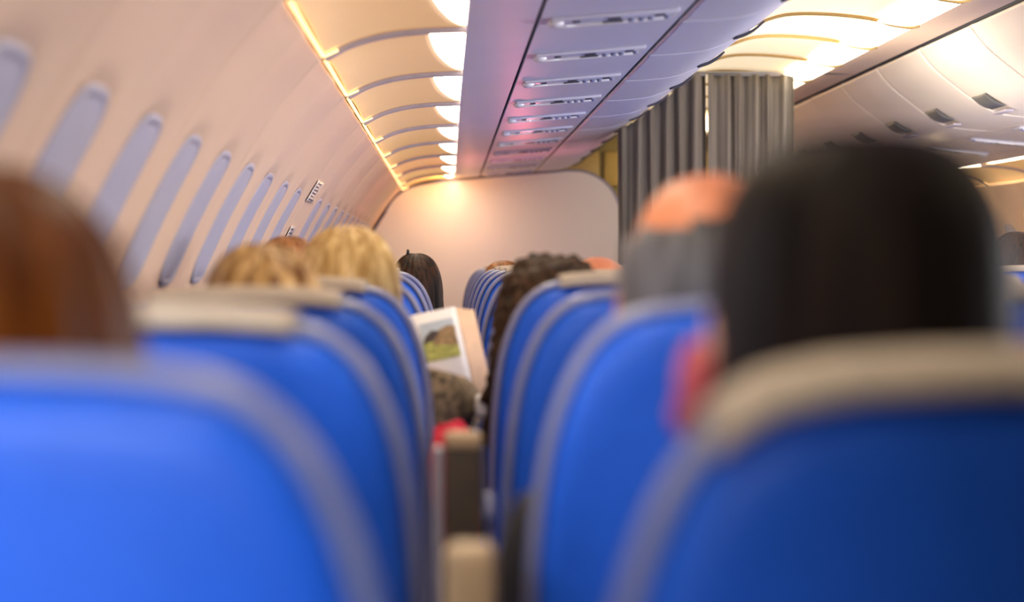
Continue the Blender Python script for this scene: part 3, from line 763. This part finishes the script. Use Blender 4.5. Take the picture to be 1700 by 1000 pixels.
def person(X, Y, crown, label, hair, skin, top_mat, leg_mat, sex='m', hw=0.076, hd=0.098, hh=0.116, hair_kw=None, lean=0.0, turn=0.0, sh=0.17, reader=False, seed=0, arms=None, shx=None, szo=0.0):
    """seated figure; X, Y = head centre, crown = height of the top of the head relative to the camera"""
    cz = CAMZ + crown - hh - 0.012            # head centre height
    root_loc = Vector((X - lean, Y + 0.02, 0.0))
    sz = cz - hh - 0.085 + szo                     # shoulder line
    px = X - lean; cxm = shx if shx is not None else X - lean * 0.5
    hipz = 0.56
    root = empty('person', (px, Y, 0)); tag(root, label, 'person')
    T = Vector((-px, -Y, 0))
    def v(x, y, z): return Vector((x, y, z)) + T
    L = {}
    hands = arms or [((cxm - sh - 0.03, Y + 0.04, sz - 0.27), (cxm - 0.10, Y + 0.27, 0.70)), ((cxm + sh + 0.03, Y + 0.04, sz - 0.27), (cxm + 0.10, Y + 0.27, 0.70))]
    def skel(g):
        nd = {'hip': (v(px, Y + 0.03, hipz), 0.15 + g, 0.11 + g), 'waist': (v(px * .6 + cxm * .4, Y + 0.02, (hipz + sz) / 2 - 0.03), 0.13 + g, 0.095 + g),
              'chest': (v(cxm, Y + 0.015, sz - 0.09), 0.15 + g, 0.10 + g), 'neck0': (v(cxm, Y + 0.0, sz + 0.02), 0.065 + g * .5, 0.06 + g * .5)}
        ed = [('hip', 'waist'), ('waist', 'chest'), ('chest', 'neck0')]
        for k, s_ in enumerate((-1, 1)):
            e, h = hands[k]
            nd['sh%d' % k] = (v(cxm + s_ * (sh - 0.02), Y + 0.01, sz - 0.035), 0.056 + g, 0.056 + g)
            nd['el%d' % k] = (v(*e), 0.042 + g, 0.042 + g)
            nd['wr%d' % k] = (v(*h), 0.027 + g * .8, 0.024 + g * .8)
            ed += [('chest', 'sh%d' % k), ('sh%d' % k, 'el%d' % k), ('el%d' % k, 'wr%d' % k)]
        return nd, ed
    nd, ed = skel(0.0)
    nd = dict(nd); nd['hip'] = (nd['hip'][0], 0.12, 0.09)
    nd['neck1'] = (v(X, Y + 0.005, cz - hh * 0.55), 0.052, 0.052); ed = ed + [('neck0', 'neck1')]
    me = skin_mesh(nd, ed)
    bm = bmesh.new(); bm.from_mesh(me)
    hb = bmesh.new(); head_bm(hb, hw, hd, hh)
    rot = Matrix.Rotation(turn, 4, 'Z')
    bmesh.ops.transform(hb, matrix=Matrix.Translation(v(X, Y, cz)) @ rot, verts=hb.verts)
    tmp = bpy.data.meshes.new('h'); hb.to_mesh(tmp); hb.free(); bm.from_mesh(tmp)
    for k, s_ in enumerate((-1, 1)):
        e, h = hands[k]; d = (Vector(h) - Vector(e)).normalized()
        d2 = Vector((d.x, d.y, d.z * 0.2)); up = Vector((0, 0, 1)) if not reader else Vector((0, -0.5, 1))
        sv = d2.cross(up).normalized() * (-s_)
        fingers(bm, v(*h) + d * 0.01, d2, up - d2.normalized() * up.dot(d2.normalized()), sv, 0.45 if not reader else 0.8)
    for p in bm.faces: p.smooth = True
    m1 = bpy.data.meshes.new('b'); bm.to_mesh(m1); bm.free()
    m2 = remesh(m1, 0.006)
    m2.name = 'body'; m2.materials.clear(); m2.materials.append(skin)
    for p in m2.polygons: p.use_smooth = True
    b = bpy.data.objects.new('body', m2); C.objects.link(b); b.parent = root
    # eyes
    for s_ in (-1, 1):
        bm = bmesh.new(); sphere(bm, (0, 0, 0), 0.011, 0.009, 0.009, 12, 8)
        bmesh.ops.transform(bm, matrix=Matrix.Translation(v(X, Y, cz)) @ rot @ Matrix.Translation((s_ * hw * 0.42, hd * 0.84, 0.0)), verts=bm.verts)
        link_mesh('eye', bm, M['eye'], root)
    # clothes
    nd, ed = skel(0.012)
    m3 = skin_mesh(nd, ed, 2); m3.name = 'jacket'; m3.materials.clear(); m3.materials.append(top_mat)
    for p in m3.polygons: p.use_smooth = True
    j = bpy.data.objects.new('jacket' if sex == 'm' else 'sweater', m3); C.objects.link(j); j.parent = root
    nd = {'hip': (v(px, Y + 0.05, hipz - 0.01), 0.15, 0.10)}; ed = []
    for k, s_ in enumerate((-1, 1)):
        nd['th%d' % k] = (v(px + s_ * 0.085, Y + 0.12, 0.535), 0.075, 0.07)
        nd['kn%d' % k] = (v(px + s_ * 0.10, Y + 0.40, 0.53), 0.055, 0.055)
        nd['an%d' % k] = (v(px + s_ * 0.10, Y + 0.40, 0.10), 0.040, 0.040)
        ed += [('hip', 'th%d' % k), ('th%d' % k, 'kn%d' % k), ('kn%d' % k, 'an%d' % k)]
    m4 = skin_mesh(nd, ed, 2); m4.name = 'trousers'; m4.materials.clear(); m4.materials.append(leg_mat)
    for p in m4.polygons: p.use_smooth = True
    j = bpy.data.objects.new('trousers', m4); C.objects.link(j); j.parent = root
    for k, s_ in enumerate((-1, 1)):
        bm = bmesh.new(); sphere(bm, v(px + s_ * 0.10, Y + 0.44, 0.045), 0.045, 0.10, 0.042); link_mesh('shoe', bm, M['black'], root)
    if hair is not None:
        bm = hair_cap(hw, hd, hh, seed=seed, **(hair_kw or {}))
        bmesh.ops.transform(bm, matrix=Matrix.Translation(v(X, Y, cz)) @ rot, verts=bm.verts)
        link_mesh('hair', bm, hair, root)
    return root, v, cz

# 1 auburn hair
person(-0.266, 1.245, 0.052, 'person with auburn hair to the neck, head above the blue seat at the wall side', M['hair_auburn'], M['skin'], M['navy'], M['navy'], 'f', hair_kw=dict(drop=0.15, thick=0.017, flare=0.10, face=0.9), seed=1)
# 2 black haired man
r2, v2, cz2 = person(0.240, 1.255, 0.081, 'person with short near-black hair and reddened ears, largest head in view', M['hair_black'], M['skin'], M['greycloth'], M['navy'], 'm', hw=0.080, hh=0.108, hair_kw=dict(drop=0.098, thick=0.008, face=1.0, ripple=0.0012, tuck=0.04, sq=2.9), seed=2)
for s_ in (-1, 1):
    bm = bmesh.new(); sphere(bm, v2(0.243 + s_ * 0.098, 1.262, cz2 - 0.034), 0.012, 0.019, 0.029, 16, 12); sphere(bm, v2(0.243 + s_ * 0.102, 1.270, cz2 - 0.050), 0.010, 0.012, 0.013, 12, 10)
    link_mesh('ear', bm, M['ear_red'], r2)
# 3 bald man with grey fringe
person(0.245, 2.02, 0.096, 'person with bald orange crown and grey hair round the sides', M['hair_grey'], M['skin_red'], M['black'], M['navy'], 'm', hw=0.078, hair_kw=dict(drop=0.085, thick=0.008, top_cut=0.052, face=1.15), seed=3)
# 4 streaked blonde
person(-0.236, 2.80, 0.024, 'person with streaked blonde hair, head low behind a blue seat', M['hair_streak'], M['skin'], M['white'], M['navy'], 'f', hw=0.066, hair_kw=dict(drop=0.17, thick=0.014, flare=0.15, ripple=0.005), seed=4)
# 5 pale blonde bob
person(-0.166, 3.60, 0.062, 'person with pale blonde bobbed hair and tweed sleeve, reading a book in the gap', M['hair_blonde'], M['skin'], M['tweed'], M['navy'], 'f', hair_kw=dict(drop=0.15, thick=0.013, flare=0.12, ripple=0.004), lean=0.05, seed=5, sh=0.145, reader=True, shx=-0.145, szo=0.065,
       arms=[((-0.33, 3.72, CAMZ - 0.34), (-0.10, 4.00, CAMZ - 0.27)), ((0.018, 3.76, CAMZ - 0.245), (0.00, 4.00, CAMZ - 0.29))])
# 6 chestnut crown
person(-0.325, 4.40, 0.060, 'person with chestnut brown hair, crown showing above the streaked blonde head', M['hair_chestnut'], M['skin'], M['navy'], M['navy'], 'f', hw=0.068, hd=0.09, hair_kw=dict(drop=0.12, thick=0.008), lean=-0.05, seed=6)
# 7 reader
r7, v7, cz7 = person(-0.088, 5.95, 0.030, 'person with glossy dark brown hair and a small hair clip, before the white bulkhead', M['hair_brown'], M['skin'], M['black'], M['navy'], 'f', hw=0.062, hd=0.090,
       hair_kw=dict(drop=0.050, thick=0.010, flare=0.06, ripple=0.004), lean=0.09, seed=7)
bm = bmesh.new(); tube(bm, [v7(-0.108, 5.93, cz7 + 0.120), v7(-0.108, 5.93, cz7 + 0.137)], [0.006, 0.003], 8); link_mesh('hair_clip', bm, M['black'], r7)
# 8 dark curly hair
person(0.176, 3.60, 0.006, 'person with a mass of dark curly hair leaning towards the gap between seats', M['hair_curly'], M['skin'], M['navy'], M['navy'], 'f', hw=0.080, hair_kw=dict(drop=0.17, thick=0.020, flare=0.18, curl=0.008, rings=60, segs=130), lean=-0.10, seed=8, shx=0.30, sh=0.145)
# 9 bald crown beyond
person(0.305, 4.42, 0.026, 'person with bald ruddy crown just beyond the dark curly hair', M['hair_brown'], M['skin_red'], M['greycloth'], M['navy'], 'm', hair_kw=dict(drop=0.085, thick=0.008, top_cut=0.070, face=1.15), seed=9)
# 10 far brown hair
person(0.215, 8.35, 0.012, 'person with light brown hair far ahead, crown above the small distant blue seats', M['hair_chestnut'], M['skin'], M['greycloth'], M['navy'], 'm', hair_kw=dict(drop=0.10, thick=0.012), lean=-0.05, seed=10)
# 11, 12 across the aisle
person(1.99, 7.54, 0.112, 'person with dark brown hair across the aisle at the picture edge', M['hair_brown'], M['skin'], M['greycloth'], M['navy'], 'm', hair_kw=dict(drop=0.10, thick=0.012), seed=11)
person(2.49, 9.90, 0.125, 'person with chestnut hair across the aisle beside the big black haired head', M['hair_chestnut'], M['skin'], M['greycloth'], M['navy'], 'm', hair_kw=dict(drop=0.10, thick=0.012), seed=12)

# ------------------------------------------------------------------ magazine, red jacket, white cloth
mg = empty('book', (0.006, 4.06, CAMZ - 0.168), (R(-8), R(-12), R(4))); mg.scale = (0.68, 0.68, 0.68); tag(mg, 'open white book with a landscape photo held up in the gap between seats', 'book')
def quad(bm, pts, y, th=0.001):
    a = [bm.verts.new((x, y, z)) for x, z in pts]; b = [bm.verts.new((x, y + th, z)) for x, z in pts]
    bm.faces.new(a); bm.faces.new(b[::-1])
    for k in range(len(a)): bm.faces.new((a[k], a[(k + 1) % len(a)], b[(k + 1) % len(a)], b[k]))
bm = bmesh.new()
def pf(u, v): return Vector((-0.150 + 0.190 * u, -0.006 * math.sin(math.pi * u), -0.125 + 0.25 * v))
grid(bm, pf, 10, 2); solid(bm, 0.002)
pg = link_mesh('page', bm, M['paper'], mg)
def pic(name, pts, m, y):
    bm = bmesh.new(); quad(bm, pts, y, 0.0006); o = link_mesh(name, bm, m, mg, smooth=False)
px0, px1, pz0, pz1 = -0.070, 0.026, -0.012, 0.096
pic('photo_sky', [(px0, pz0 + 0.05), (px1, pz0 + 0.05), (px1, pz1), (px0, pz1)], M['sky_ink'], -0.0088)
pic('photo_grass', [(px0, pz0), (px1, pz0), (px1, pz0 + 0.055), (px0, pz0 + 0.055)], M['green_ink'], -0.0090)
pic('photo_hut', [(px0 + 0.025, pz0 + 0.045), (px1, pz0 + 0.03), (px1, pz0 + 0.085), (px1 - 0.02, pz0 + 0.09), (px0 + 0.05, pz0 + 0.082)], M['brown_ink'], -0.0094)
pic('photo_trees', [(px0, pz0 + 0.05), (px0 + 0.03, pz0 + 0.055), (px0 + 0.055, pz0 + 0.078), (px0 + 0.03, pz0 + 0.084), (px0 + 0.01, pz0 + 0.070)], M['dark_ink'], -0.0098)
bm = bmesh.new(); grid(bm, lambda u, v: Vector((0.040 + 0.052 * u, 0.035 * u, -0.125 + 0.245 * v - 0.012 * u)), 6, 2); solid(bm, 0.004); link_mesh('facing_page', bm, M['leaf'], mg)

def cloth(name, m, label, cat, c, sx, sy, sz, seed):
    bm = bmesh.new(); vs = sphere(bm, (0, 0, 0), 1, 1, 1, 40, 28)
    for q in vs:
        n_ = noise.noise(q.co * 2.2 + Vector((seed, 0, 0))); f_ = noise.noise(Vector((q.co.x * 6, q.co.y * 6, q.co.z * 1.5 + seed)))
        k = 1 + 0.16 * n_ + 0.08 * f_
        e = [math.copysign(abs(t) ** 0.6, t) for t in q.co]
        q.co = Vector((e[0] * sx * k, e[1] * sy * k, e[2] * sz * k))
    o = link_mesh(name, bm, m); o.location = c; tag(o, label, cat); return o
cloth('red_jacket', M['red'], 'bundled red jacket stuffed between the seats behind the raised brown armrest', 'jacket', (0.010, 3.35, CAMZ - 0.365), 0.040, 0.05, 0.112, 2)
cloth('white_cloth', M['white'], 'small white cloth tucked beside the middle seat below the curly hair', 'cloth', (0.062, 3.64, CAMZ - 0.240), 0.016, 0.03, 0.020, 5)
